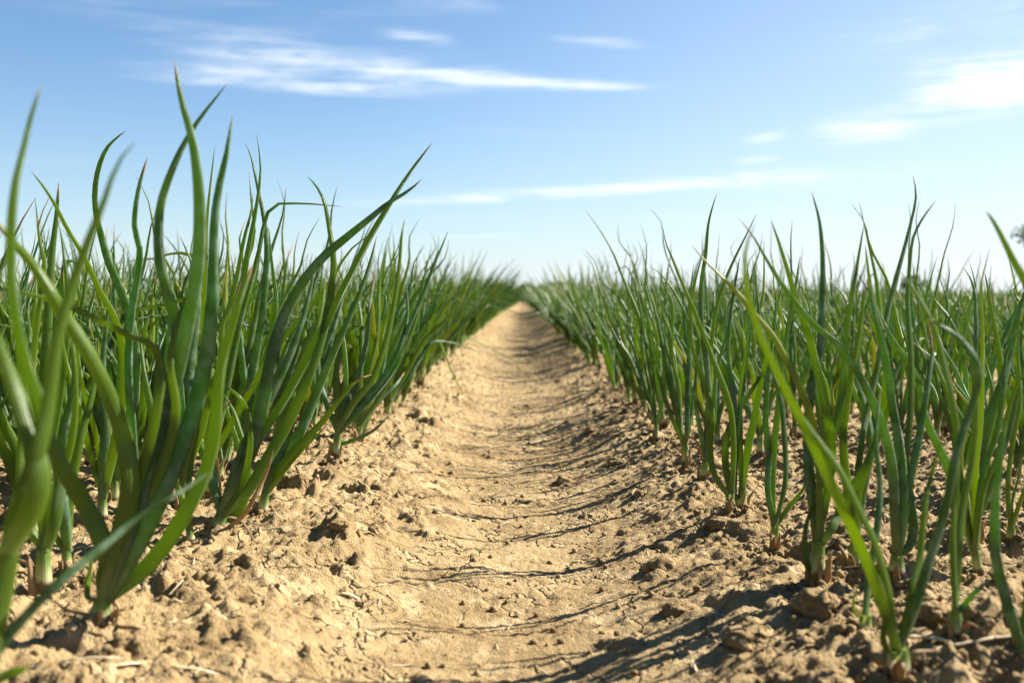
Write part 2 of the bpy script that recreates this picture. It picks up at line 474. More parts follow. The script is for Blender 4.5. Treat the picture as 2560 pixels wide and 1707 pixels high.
def hero(bpx, label, leaves, neck=None, stem_w=.013, plant_depth=None):
    """a plant whose leaves were measured in the photograph. leaves: (width mm, tip depth offset, material flag, points)"""
    rng = np.random.default_rng(int(bpx[0] * 7 + bpx[1] * 13) & 0xFFFFFF)
    g = on_ground(*bpx) if plant_depth is None else at(bpx[0], bpx[1], plant_depth)
    base = Vector((g.x, g.y, g.z - .004))
    e = plant_empty(base, label); PLANTS.append((g.x, g.y))
    nk = at(neck[0], neck[1], g.y) if neck else Vector((g.x, g.y, g.z + .05))
    add_part(e, 'stem', stem_shape(np.array(base), np.array(nk), stem_w / 2, stem_w * .36, rng), M_STEM)
    dry_sheaths(e, base, nk, stem_w, rng, 3)
    for lf in leaves:
        w, dz, flag, pts = lf[0], lf[1], lf[2], lf[3:]
        m = len(pts); P = []
        for i, (x, y) in enumerate(pts):
            f = i / (m - 1)
            P.append(at(x, y, g.y + dz * f ** 1.3 + (.006 if flag != 'd' else -.004) * rng.uniform(-1, 1)))
        P = np.array(P)
        if flag != 'b':
            c = np.array(nk) * .93 + np.array(base) * .07 + np.r_[rng.uniform(-.002, .002, 2), 0]
            P = np.vstack([c, P]) if np.linalg.norm(P[0] - c) > .012 else np.vstack([c, P[1:]])
        P[:, 2] = np.maximum(P[:, 2], .0035 + np.array([gz(a, b) for a, b in P[:, :2]]))
        kw = {}
        kw['rnd'] = rng.random() * .85; kw['dry'] = rng.choice([.012, .03, .045])
        if flag == 'n': kw['rnd'] = .05
        if flag == 'y': kw['rnd'] = .94
        if flag == 'p': kw['rnd'] = .75
        if flag == 't': kw['dry'] = .13
        mat = M_DRY if flag in ('d', 'o') else M_LEAF
        o = add_part(e, 'leaf', leaf_shape(P, w / 1000 * (1.04 if g.x < 0 else .76), rng, 34, 12, taper=.52, **kw), mat)
        if mat is M_DRY: o['label'] = 'withered brown leaf'
    return e


# ---- plants beside the furrow on its left, traced
hero((-160, 2050), 'out of focus onion plant at the lower left edge of the photo', [
    (12, 0, 'b', (-160, 2050), (-60, 1750), (0, 1506), (50, 1250), (100, 1110), (116, 1040), (143, 848), (201, 655), (253, 521), (306, 391), (337, 356)),
    (10, .06, 'b', (60, 1230), (108, 1060), (100, 1010), (77, 950), (54, 870), (35, 760), (27, 655), (28, 559), (38, 463), (58, 375), (80, 284), (103, 215)),
    (12, 0, 'b', (20, 1380), (100, 1190), (70, 1080), (35, 970), (0, 868), (-40, 760)),
    (6.5, .1, 'n', (-100, 1760), (0, 1615), (155, 1448), (250, 1372), (350, 1290), (447, 1232), (520, 1182)),
    (9, .0, 'b', (-120, 1780), (-30, 1710), (30, 1680), (75, 1668))], plant_depth=.51, neck=(-120, 1800))
hero((238, 1578), 'tallest onion plant with wide fanned leaves at the lower left of the furrow', [
    (19, .02, 'g', (262, 1480), (300, 1380), (355, 1220), (420, 1000), (470, 800), (496, 640), (494, 444), (476, 330), (457, 265), (445, 210), (437, 153)),
    (14, .05, 'g', (262, 1470), (310, 1330), (390, 1130), (430, 950), (440, 830), (428, 755), (408, 700), (396, 620), (396, 560), (403, 505), (424, 440), (454, 372), (485, 318), (566, 212)),
    (16, .06, 'g', (272, 1480), (340, 1370), (420, 1200), (470, 1070), (501, 960), (520, 860), (532, 740), (533, 640), (537, 540), (549, 460), (567, 380), (575, 330), (582, 288)),
    (16, .04, 'g', (280, 1490), (340, 1440), (408, 1368), (466, 1275), (513, 1180), (534, 1090), (543, 990), (558, 890), (580, 810), (600, 745), (617, 700), (632, 660)),
    (15, -.10, 'p', (268, 1460), (300, 1340), (326, 1210), (306, 1081), (279, 1005), (240, 920), (201, 850), (163, 795), (136, 748), (85, 666), (39, 612), (0, 566), (-40, 530)),
    (14, -.06, 'g', (258, 1450), (268, 1400), (248, 1332), (209, 1255), (163, 1180), (128, 1110), (105, 1040), (85, 960), (75, 900)),
    (10, -.05, 'g', (268, 1450), (330, 1250), (392, 1020), (400, 905), (387, 868), (329, 841), (271, 812), (194, 775), (120, 748), (58, 732), (0, 722), (-40, 715)),
    (11, .0, 'g', (265, 1460), (300, 1380), (400, 1180), (440, 1020), (425, 900), (445, 800), (470, 720)),
    (7, 0, 'g', (235, 1520), (222, 1495), (222, 1450), (230, 1400), (240, 1370)),
    (4, -.02, 'd', (270, 1530), (294, 1518), (290, 1560), (302, 1600), (345, 1616), (400, 1604), (440, 1585)),
    (4, -.02, 'd', (240, 1555), (215, 1545), (170, 1525), (125, 1495))],
    neck=(262, 1490), stem_w=.017)
hero((108, 1478), 'onion plant with a thick pale stem in the second row, lower left corner', [
    (13, .02, 'g', (108, 1370), (112, 1290), (106, 1200), (88, 1100), (60, 980), (45, 850), (20, 720)),
    (12, -.04, 'g', (112, 1380), (140, 1290), (150, 1200), (120, 1090), (90, 1000), (60, 880)),
    (9, .02, 'g', (100, 1390), (75, 1320), (55, 1240), (50, 1130), (70, 960)),
    (8, .02, 'g', (112, 1370), (130, 1250), (175, 1120), (190, 960), (175, 800))], neck=(108, 1370), stem_w=.016)
hero((166, 1425), 'onion plant with a slim pale stem behind the thick stemmed one, lower left', [
    (11, 0, 'g', (166, 1370), (160, 1290), (152, 1200), (158, 1080), (185, 960), (180, 850)),
    (8, .0, 'g', (164, 1385), (150, 1360), (135, 1325), (110, 1250)),
    (10, .03, 'g', (168, 1370), (172, 1250), (200, 1100), (235, 960), (240, 850))], neck=(166, 1375), stem_w=.011)
hero((255, 1305), 'onion plant with a long pale leaf leaning far to the left over its row', [
    (11, -.15, 'p', (260, 1240), (285, 1120), (308, 980), (306, 870), (286, 794), (248, 725), (207, 636), (165, 567), (138, 513), (105, 462), (78, 429)),
    (10, .03, 'g', (252, 1240), (225, 1130), (195, 1010), (165, 900), (150, 800)),
    (11, .0, 'g', (256, 1230), (262, 1100), (255, 950), (265, 820), (280, 700)),
    (9, .0, 'g', (258, 1230), (240, 1090), (205, 960), (190, 850), (180, 780))], neck=(256, 1240), stem_w=.013)
hero((286, 1255), 'onion plant with a wrinkled hooked leaf tip above the left rows', [
    (13, -.15, 'g', (290, 1190), (325, 1080), (338, 940), (330, 820), (302, 725), (271, 655), (253, 590), (240, 532), (237, 483), (245, 425), (266, 372), (288, 348), (314, 328)),
    (11, 0, 'g', (286, 1180), (290, 1050), (300, 900), (290, 760)),
    (9, .05, 'y', (288, 1190), (275, 1080), (250, 960), (245, 830))], neck=(288, 1195), stem_w=.013)
hero((345, 1365), 'blue green onion plant whose kinked leaf tip has turned dark', [
    (15, -.04, 'g', (345, 1300), (338, 1180), (330, 1060), (322, 960), (322, 880), (330, 775), (345, 680), (349, 620), (337, 575), (340, 510), (351, 452), (369, 393)),
    (12, .05, 'g', (350, 1290), (375, 1180), (380, 1050), (360, 930), (350, 830)),
    (11, .05, 'g', (348, 1290), (365, 1150), (400, 1000), (420, 860), (425, 720))], neck=(346, 1300), stem_w=.014)
hero((524, 1245), 'onion plant with one straight slim leaf rising behind the tallest plant', [
    (10, .0, 'p', (522, 1180), (515, 1080), (505, 950), (508, 800), (514, 674), (518, 540), (528, 444), (537, 368)),
    (10, .05, 'g', (526, 1180), (545, 1060), (550, 930), (562, 820), (590, 700), (612, 590), (628, 529), (633, 483)),
    (9, .05, 'g', (522, 1180), (490, 1080), (470, 960), (455, 850), (430, 760))], neck=(524, 1185))
hero((602, 1195), 'onion plant with a wavy thin tipped leaf standing above the row', [
    (12, .02, 'g', (606, 1140), (620, 1010), (636, 900), (652, 810), (664, 694), (667, 616), (660, 548), (647, 483), (636, 429), (625, 385), (612, 356)),
    (11, .05, 'g', (606, 1140), (612, 1000), (600, 850), (590, 720), (578, 640)),
    (12, .0, 'g', (608, 1140), (640, 1020), (668, 880), (690, 760), (680, 660), (672, 572)),
    (9, .05, 'g', (600, 1140), (570, 1040), (545, 940), (540, 840))], neck=(606, 1145))
hero((100, 1300), 'onion plant with a straight upright leaf in the third row at left', [
    (13, .0, 'g', (102, 1240), (104, 1100), (112, 940), (122, 760), (130, 636), (142, 530), (147, 456)),
    (10, .05, 'g', (102, 1240), (130, 1100), (155, 960), (170, 800), (160, 640), (148, 560)),
    (9, .02, 'g', (98, 1240), (70, 1100), (40, 960), (25, 800))], neck=(101, 1245))
hero((538, 1352), 'sharp onion plant with a green leaf arching low over the furrow and a brown leaf', [
    (15, .02, 'g', (556, 1285), (580, 1222), (617, 1150), (648, 1050), (668, 950), (690, 850), (722, 765), (762, 698), (811, 640), (868, 592), (926, 545), (975, 505), (1017, 480), (1040, 462), (1055, 448)),
    (13, .10, 'g', (560, 1285), (600, 1210), (650, 1092), (707, 1005), (770, 890), (839, 760), (880, 680), (926, 590), (965, 525), (1000, 468), (1040, 410), (1081, 357)),
    (12, .06, 'g', (560, 1295), (610, 1240), (667, 1148), (719, 1058), (765, 960), (805, 845), (826, 740), (834, 650), (823, 570), (807, 495), (790, 465), (769, 442)),
    (10, .04, 'g', (556, 1305), (580, 1298), (606, 1258), (619, 1200), (616, 1140), (600, 1080), (580, 1020), (560, 985)),
    (14, -.03, 'g', (558, 1290), (610, 1190), (626, 1100), (620, 1035), (598, 992), (567, 968), (540, 955)),
    (12, .03, 'g', (548, 1270), (530, 1190), (528, 1110), (545, 1010), (560, 930)),
    (13, .06, 'g', (556, 1280), (590, 1180), (640, 1060), (690, 960), (740, 850), (775, 730), (790, 640)),
    (7, -.03, 'o', (560, 1318), (600, 1296), (633, 1248), (660, 1194), (676, 1150), (683, 1122)),
    (3, 0, 'd', (552, 1240), (563, 1019), (598, 988), (652, 953), (693, 934)),
    (3, -.01, 'd', (600, 1300), (618, 1320), (640, 1355), (655, 1380))],
    neck=(556, 1285), stem_w=.018)
hero((478, 1365), 'small onion stub plant tucked behind the sharp arching one', [
    (8, .02, 'g', (474, 1320), (462, 1275), (440, 1200), (430, 1120)),
    (7, .0, 'g', (478, 1320), (470, 1240), (480, 1150), (500, 1060))], neck=(474, 1325), stem_w=.010)
hero((652, 1283), 'onion plant leaning low with a long dry tipped leaf reaching over the furrow', [
    (13, .10, 'g', (665, 1225), (690, 1175), (748, 1086), (788, 989), (834, 880), (880, 780), (908, 710), (924, 660), (942, 590)),
    (10, .02, 't', (662, 1240), (702, 1165), (753, 1109), (805, 1055), (845, 1003), (880, 962), (905, 945), (931, 936)),
    (7, -.02, 't', (662, 1245), (700, 1190), (760, 1120), (800, 1080), (819, 1058)),
    (12, .08, 'g', (664, 1225), (700, 1130), (735, 1030), (775, 930), (830, 830), (860, 740)),
    (12, .08, 'g', (662, 1225), (690, 1120), (715, 1010), (760, 890), (800, 790), (815, 700)),
    (3, -.02, 'd', (645, 1260), (640, 1275), (655, 1290), (665, 1297))], neck=(664, 1232), stem_w=.014)
hero((834, 1146), 'single leaning onion plant with a clear white stem on the left furrow edge', [
    (13, .05, 'g', (848, 1070), (880, 1012), (926, 955), (960, 870), (989, 736), (1000, 644), (1005, 585), (1012, 547)),
    (12, .15, 'g', (848, 1075), (880, 1045), (937, 985), (989, 912), (1012, 840), (1050, 753), (1086, 662), (1105, 615), (1121, 576)),
    (12, .10, 'g', (848, 1075), (890, 1020), (960, 940), (1005, 850), (1017, 800), (1015, 696)),
    (9, .03, 't', (846, 1105), (903, 1092), (948, 1064), (977, 1029)),
    (12, .04, 'g', (846, 1060), (864, 960), (862, 880), (851, 800), (846, 730)),
    (11, .06, 'g', (846, 1065), (840, 980), (850, 880), (880, 820), (920, 811)),
    (11, .1, 'g', (848, 1065), (885, 970), (915, 860), (925, 760), (940, 680)),
    (10, .05, 'g', (842, 1070), (820, 1020), (800, 950), (795, 860), (805, 760))], neck=(846, 1080), stem_w=.015)
hero((893, 1105), 'onion plant just behind the leaning white stemmed one, low yellow tipped leaf', [
    (10, .1, 'g', (900, 1060), (950, 990), (1000, 900), (1040, 800), (1060, 700), (1080, 610)),
    (10, .1, 't', (900, 1065), (940, 1010), (990, 960), (1012, 930)),
    (10, .1, 'g', (898, 1060), (920, 950), (945, 820), (950, 700), (970, 590)),
    (10, .1, 'g', (898, 1060), (900, 950), (905, 830), (890, 700))], neck=(900, 1065), stem_w=.014)
hero((1048, 958), 'onion plant whose pale bent leaf drops stiffly onto the furrow soil', [
    (9, -.05, 'p', (1060, 910), (1076, 870), (1093, 850), (1112, 885), (1128, 925), (1145, 960), (1160, 992)),
    (9, .1, 'g', (1056, 915), (1075, 850), (1090, 760), (1115, 680)),
    (9, .1, 'g', (1054, 915), (1050, 830), (1060, 740), (1050, 660)),
    (9, .1, 'g', (1056, 915), (1085, 840), (1110, 770), (1150, 660))], neck=(1056, 922))
hero((1130, 886), 'onion plant with a thin leaf sagging right across into the furrow', [
    (8, .1, 'p', (1140, 855), (1160, 840), (1180, 848), (1215, 866), (1250, 883), (1290, 903), (1330, 910)),
    (8, .1, 'g', (1138, 855), (1145, 800), (1160, 740), (1165, 690)),
    (8, .1, 'g', (1136, 855), (1130, 800), (1128, 720), (1140, 650))], neck=(1137, 862))

# ---- plants right of the furrow, traced
hero((2246, 1700), 'blurred onion plant with a split neck at the bottom right of the photo', [
    (12.5, -.09, 'g', (2243, 1601), (2219, 1549), (2183, 1442), (2141, 1345), (2096, 1248), (2044, 1137), (1994, 1034), (1945, 935), (1908, 855), (1880, 775), (1866, 715), (1862, 660), (1868, 607), (1887, 561)),
    (11.5, -.05, 'p', (2245, 1595), (2225, 1500), (2186, 1355), (2141, 1262), (2101, 1179), (2033, 1084), (1975, 1003), (1918, 946), (1872, 908)),
    (17, -.03, 'g', (2256, 1598), (2283, 1530), (2309, 1446), (2338, 1355), (2367, 1255), (2387, 1149), (2416, 1053), (2440, 977), (2447, 935), (2436, 895), (2412, 862), (2385, 836), (2351, 813), (2320, 798)),
    (8, -.02, 'g', (2235, 1650), (2220, 1628), (2209, 1600), (2210, 1560), (2222, 1530)),
    (11, .05, 'g', (2258, 1600), (2278, 1500), (2300, 1390), (2310, 1280), (2330, 1180), (2360, 1080))], neck=(2248, 1618), stem_w=.017)
hero((2040, 1458), 'onion plant on a soil mound with a thick pale stem and a looping left leaf', [
    (9, .0, 'g', (2030, 1440), (2014, 1390), (2013, 1328), (2027, 1275), (2044, 1240)),
    (14, .03, 'g', (2044, 1340), (2034, 1275), (2022, 1168), (2021, 1053), (2033, 938), (2048, 890), (2054, 821), (2057, 706), (2055, 614), (2048, 549), (2029, 478)),
    (13, -.02, 'g', (2050, 1345), (2064, 1244), (2077, 1145), (2067, 1030), (2044, 930), (2030, 870), (2010, 800), (1987, 735), (1964, 660), (1945, 599), (1927, 549)),
    (12, -.04, 'y', (2046, 1340), (2050, 1210), (2037, 1078), (2010, 992), (1975, 918), (1933, 840), (1887, 786), (1858, 748), (1803, 691), (1753, 641), (1730, 614)),
    (12, .04, 'g', (2058, 1365), (2077, 1325), (2098, 1283), (2130, 1222), (2163, 1170), (2194, 1095), (2232, 996), (2255, 935), (2272, 880)),
    (11, .05, 'g', (2048, 1345), (2054, 1260), (2056, 1170), (2095, 1040), (2110, 930), (2120, 800), (2140, 680), (2160, 560)),
    ], neck=(2046, 1350), stem_w=.016)
hero((1935, 1370), 'sharp slender onion plant standing alone on the right furrow bank', [
    (9, .03, 'g', (1930, 1300), (1919, 1220), (1922, 1130), (1914, 1053), (1921, 938), (1928, 880), (1937, 800), (1941, 714)),
    (10, .03, 'g', (1933, 1298), (1931, 1225), (1934, 1130), (1945, 1026), (1953, 938), (1968, 830), (1985, 740), (2000, 640)),
    (11, -.02, 'g', (1944, 1295), (1963, 1206), (1961, 1091), (1952, 996), (1925, 905), (1905, 830), (1893, 740), (1885, 650)),
    (7, .02, 'g', (1946, 1313), (1975, 1263), (2006, 1225), (2030, 1170))], neck=(1938, 1310), stem_w=.011)
hero((1824, 1285), 'onion plant with bowed blue green outer leaves on the right bank', [
    (11, -.02, 'g', (1815, 1238), (1786, 1187), (1775, 1110), (1780, 1034), (1766, 974), (1746, 916), (1729, 859), (1727, 783), (1734, 725), (1747, 668), (1766, 608)),
    (12, .04, 'g', (1828, 1225), (1813, 1149), (1822, 1072), (1857, 1010), (1899, 945), (1925, 905)),
    (11, -.06, 'g', (1826, 1225), (1834, 1110), (1828, 1034), (1806, 957), (1790, 918), (1757, 832), (1727, 756), (1700, 695), (1677, 637), (1664, 605), (1658, 572)),
    (4, -.03, 'd', (1830, 1250), (1842, 1280), (1848, 1300)),
    (11, .05, 'g', (1828, 1225), (1840, 1120), (1836, 1000), (1820, 880), (1830, 760), (1850, 640))], neck=(1826, 1235), stem_w=.014)
hero((1854, 1278), 'upright onion plant almost touching the bowed leaved one on its right side', [
    (14, .03, 'g', (1858, 1206), (1870, 1120), (1888, 1034), (1907, 935), (1925, 850), (1945, 760), (1962, 690)),
    (9, .02, 'g', (1846, 1244), (1843, 1130), (1853, 1015), (1866, 915), (1878, 815), (1885, 720), (1881, 640)),
    (10, .05, 'g', (1855, 1210), (1850, 1100), (1852, 980), (1870, 860), (1905, 750), (1910, 600))], neck=(1856, 1215), stem_w=.013)
hero((1760, 1200), 'onion plant whose tall straight leaf tops the others on the right bank', [
    (13, .0, 'g', (1763, 1150), (1768, 1080), (1772, 1000), (1766, 900), (1753, 800), (1754, 706), (1764, 637), (1773, 549), (1782, 515), (1792, 484)),
    (11, .05, 'g', (1764, 1150), (1772, 1000), (1780, 850), (1793, 763), (1811, 706), (1834, 652), (1864, 591), (1893, 532)),
    (10, .0, 'g', (1770, 1150), (1752, 1084), (1739, 996), (1740, 930), (1748, 860)),
    (10, .05, 'g', (1765, 1150), (1785, 1040), (1790, 940), (1815, 840), (1840, 740)),
    (4, -.03, 'd', (1752, 1120), (1735, 1098), (1700, 1086), (1676, 1093), (1667, 1115))], neck=(1764, 1155), stem_w=.014)
hero((1713, 1166), 'onion plant with a spread fan of five leaves at the right furrow edge', [
    (9, -.05, 'g', (1710, 1105), (1690, 1068), (1666, 1007), (1650, 950), (1640, 912), (1629, 870), (1632, 835), (1638, 797)),
    (9, -.03, 'g', (1711, 1098), (1694, 1019), (1678, 923), (1662, 847), (1650, 805), (1635, 774)),
    (10, .0, 'g', (1715, 1095), (1718, 981), (1722, 866), (1718, 800), (1697, 751), (1666, 702), (1645, 680), (1624, 665)),
    (12, .03, 'g', (1716, 1095), (1722, 1000), (1724, 900), (1722, 800), (1728, 720), (1734, 660)),
    (8, .02, 'g', (1716, 1100), (1730, 1020), (1738, 950), (1750, 880))], neck=(1713, 1108), stem_w=.011)
hero((1640, 1088), 'slim onion plant with a short white dry sprig at its foot, right row', [
    (10, .05, 'g', (1640, 1045), (1637, 1010), (1624, 923), (1609, 828), (1593, 732), (1582, 690), (1570, 672), (1559, 659)),
    (9, .0, 't', (1640, 1045), (1655, 1010), (1668, 960), (1676, 900)),
    (4, 0, 'd', (1646, 1065), (1658, 1045), (1668, 1037)),
    (9, .05, 'g', (1638, 1045), (1625, 980), (1610, 900), (1605, 820))], neck=(1640, 1055), stem_w=.011)
hero((2136, 1426), 'onion plant with a tall S shaped leaf rising highest on the right side', [
    (15, .04, 'g', (2137, 1350), (2140, 1240), (2152, 1120), (2172, 1010), (2194, 915), (2210, 835), (2220, 775), (2234, 720), (2248, 668), (2264, 610), (2280, 545), (2288, 510), (2290, 480), (2282, 438)),
    (12, .05, 'g', (2138, 1350), (2160, 1230), (2180, 1110), (2160, 1000), (2120, 900), (2100, 800)),
    (11, .05, 'g', (2134, 1350), (2120, 1230), (2108, 1100), (2125, 960), (2150, 820), (2165, 700)),
    (12, .0, 'g', (2138, 1350), (2148, 1220), (2190, 1100), (2215, 980), (2210, 860), (2180, 740), (2163, 612))], neck=(2137, 1360), stem_w=.014)
hero((2242, 1445), 'dense onion plant with a long leaf leaning far left and an arched orange tip', [
    (12, .06, 'g', (2243, 1370), (2250, 1260), (2268, 1120), (2278, 980), (2276, 860), (2269, 760), (2274, 668), (2284, 591), (2305, 549), (2342, 499)),
    (13, -.06, 'g', (2240, 1370), (2236, 1283), (2230, 1168), (2209, 1072), (2186, 1015), (2140, 925), (2098, 866), (2060, 833), (2033, 810), (1994, 763), (1956, 712), (1918, 652), (1880, 587), (1847, 545)),
    (12, .02, 'g', (2250, 1385), (2270, 1370), (2281, 1340), (2275, 1250), (2262, 1170), (2240, 1050), (2222, 950), (2200, 860), (2185, 760)),
    (13, .0, 'g', (2242, 1370), (2255, 1250), (2250, 1130), (2230, 1010), (2215, 900), (2190, 800), (2170, 700)),
    (13, .05, 't', (2246, 1370), (2270, 1230), (2300, 1080), (2320, 960), (2330, 880), (2320, 800))], neck=(2243, 1385), stem_w=.016)
hero((2392, 1612), 'onion plant with one broad upright leaf and a small side leaf, right corner', [
    (13, .0, 'g', (2388, 1517), (2384, 1426), (2382, 1329), (2388, 1232), (2393, 1130), (2385, 1015), (2366, 935), (2351, 875), (2328, 802), (2297, 744), (2267, 700), (2247, 675)),
    (6, .0, 'g', (2393, 1556), (2406, 1517), (2445, 1472), (2480, 1446)),
    (11, .06, 'g', (2388, 1515), (2395, 1400), (2405, 1280), (2430, 1150), (2440, 1020), (2430, 880), (2410, 760))], neck=(2388, 1530), stem_w=.012)
hero((2160, 1574), 'stunted onion plant with a dark base and a thin yellow shoot, bottom right', [
    (4, .0, 'y', (2154, 1565), (2138, 1533), (2135, 1491), (2150, 1455)),
    (10, .05, 'g', (2164, 1530), (2172, 1450), (2190, 1340), (2200, 1220), (2190, 1100), (2200, 980))], neck=(2164, 1535), stem_w=.012)
hero((2423, 1342), 'onion plant with a peeling white stem and a broad leaf, right edge', [
    (20, .03, 'g', (2430, 1265), (2443, 1168), (2472, 1053), (2508, 950), (2525, 880), (2545, 790), (2575, 690)),
    (11, -.02, 'g', (2436, 1310), (2450, 1285), (2475, 1220), (2511, 1125), (2535, 1040), (2550, 950)),
    (12, .05, 'g', (2430, 1270), (2432, 1150), (2440, 1030), (2435, 920), (2440, 800), (2428, 700), (2405, 660)),
    (12, .05, 'g', (2432, 1270), (2460, 1150), (2495, 1040), (2500, 900), (2480, 780), (2462, 680))], neck=(2428, 1275), stem_w=.018)
hero((2552, 1655), 'blurred onion plant bending in from the lower right edge', [
    (11, .0, 'g', (2549, 1625), (2523, 1523), (2490, 1394), (2487, 1297), (2490, 1232), (2500, 1150), (2508, 1080), (2508, 1030)),
    (12, .04, 'g', (2556, 1620), (2575, 1500), (2580, 1350), (2570, 1200), (2575, 1050))], neck=(2552, 1640), stem_w=.013)
hero((2690, 1640), 'blurred onion plant with a slanting leaf crossing the upper right edge', [
    (13, -.05, 'g', (2690, 1560), (2690, 1350), (2675, 1100), (2640, 880), (2590, 755), (2560, 698), (2538, 660), (2515, 614), (2492, 568), (2478, 545), (2465, 528))], neck=(2690, 1570))
hero((2527, 1350), 'onion plant with a translucent yellow green sheath by the right edge', [
    (12, .0, 'y', (2530, 1310), (2545, 1270), (2570, 1200), (2590, 1100)),
    (11, .03, 'g', (2526, 1310), (2520, 1230), (2528, 1130), (2550, 1000), (2545, 880), (2552, 760)),
    (8, .0, 't', (2526, 1315), (2530, 1260), (2550, 1180), (2556, 1150))], neck=(2527, 1315), stem_w=.011)


# ------------------------------------------------------------------ the other plants
def generic_leaves(rng, height, lean, n_leaf, wide, q=1.0):
    """list of leaf paths relative to the neck; lean: horizontal vector of the plant's lean"""
    out = []
    fan = rng.uniform(0, np.pi)
    for k in range(n_leaf):
        side = (k % 2) * np.pi + fan + rng.normal(0, .45)
        incl = abs(rng.normal(.16, .12)) + .10 * (n_leaf - k) / n_leaf
        L = height * rng.uniform(.55, 1.0) if k else height * 1.0
        d = np.array([math.cos(side) * math.sin(incl), math.sin(side) * math.sin(incl), math.cos(incl)])
        d[:2] += lean * rng.uniform(.5, 1.4)
        d /= np.linalg.norm(d)
        bend = rng.normal(0, .22); bd = np.array([math.cos(side + bend * 3), math.sin(side + bend * 3), 0])
        droop = rng.uniform(-.12, .22)
        P = [np.zeros(3)]
        kink = rng.random() < .10
        kt = rng.uniform(.55, .8)
        for s in (.14, .3, .46, .62, .78, .9, 1.0):
            p = d * L * s + bd * L * droop * s * s
            p = p + np.array([0, 0, -abs(droop) * .25 * L * s**3])
            p[:2] += rng.normal(0, .006 * s, 2)
            if kink and s > kt:
                e = s - kt
                p = p + np.array([math.cos(side) * e * L * .9, math.sin(side) * e * L * .9, -e * L * 1.1])
            P.append(p)
        out.append((np.array(P), wide * rng.uniform(.7, 1.15) * (.75 + .25 * L / height)))
    return out


ROWS_L = [-.325, -.445, -.565, -.685, -.805, -.925, -1.045, -1.165, -1.285, -1.405, -1.525, -1.645, -1.76]
ROWS_R = [.265, .355, .485, .585, .715, .815, .945, 1.045, 1.175, 1.275, 1.405, 1.505, 1.63, 1.72]
FAR_ROWS = [2.3 + .2 * i for i in range(8)] + [4.05 + .25 * i for i in range(60)]
FAR_ROWS_L = [-2.36 - .2 * i for i in range(8)] + [-4.2 - .25 * i for i in range(60)]

cands = []   # x, y, height, lean x, row, side
for side, rows in (('L', ROWS_L), ('R', ROWS_R)):
    for ri, rx in enumerate(rows):
        y = .05 + .03 * RNG.random()
        while y < 60:
            dens = 1.0 if y < 5 or (ri < 2 and y < 16) else (.55 if y < 10 else (.22 if y < 20 else .1))
            y += RNG.uniform(.045, .10) * (1.0 if side == 'L' else 1.15) / dens
            x = rx * (1 - .55 * float(sstep(8, 28, y))) + RNG.normal(0, .016 if ri else .010)
            if side == 'L':
                hgt = RNG.normal(.368 if ri == 0 and y > 1.5 else (.34 if ri == 1 else .322), .045); ln = .22 if ri == 0 else (.10 if ri == 1 else .02)
            else:
                hgt = RNG.normal(.322 if ri <= 1 and y > 1.4 else .296, .046); ln = -.16 if ri == 0 else (-.12 if ri == 1 else -.05)
            if RNG.random() < .16: hgt *= RNG.uniform(1.1, 1.32)
            cands.append((x, y, min(max(hgt, .16), .45), ln + RNG.normal(0, .06), ri, side))
for side, rows in (('L', FAR_ROWS_L), ('R', FAR_ROWS)):
    for ri, rx in enumerate(rows):
        y = max(.3, abs(rx) * 1.1) + RNG.random()
        while y < 60:
            y += RNG.uniform(.05, .11) / (.5 if y < 6 else (.22 if y < 12 else (.09 if y < 25 else .05)))
            hgt = RNG.normal(.335, .03) if side == 'L' else RNG.normal(.295, .035)
            cands.append((rx + RNG.normal(0, .03), y, min(max(hgt, .18), .42), RNG.normal(0, .08), 20 + ri, side))

for k in range(420):                                          # the furrow is lost among plants at its far end
    cands.append((RNG.uniform(-.34, .34), RNG.uniform(30, 50), RNG.normal(.27, .03), RNG.normal(0, .05), 40, 'R'))
heroes = np.array(PLANTS)
near, rest = [], []
for c in cands:
    x, y = c[0], c[1]
    if np.min(np.hypot(heroes[:, 0] - x, (heroes[:, 1] - y))) < .048: continue
    if c[5] == 'L' and y < 1.05 and x > -1.0 and c[2] > .30: continue
    if y < .72 and abs(x) < .62: continue
    if y < .45 and abs(x) < 1.0: continue
    if y < (1.80 if c[5] == 'L' else 1.12) and c[4] == 0: continue                      # the nearest plants beside the furrow are the traced ones
    if c[5] == 'R' and c[4] <= 1 and y < 1.28: continue
    if c[5] == 'R' and y < 3.5 and RNG.random() < .46: continue
    if c[5] == 'R' and y < 1.7 and c[2] > .30: continue
    if abs(x) > .62 * y + 1.6: continue
    b, tp = pix((x, y, 0)), pix((x, y, c[2] * .8))
    inframe = b is not None and -40 < b[0] < 2600
    (near if inframe else rest).append(c)
near.sort(key=lambda c: math.hypot(c[0], c[1]) / c[2])
N_THINGS = 300 - len(PLANTS)
rest += near[N_THINGS:]; near = near[:N_THINGS]

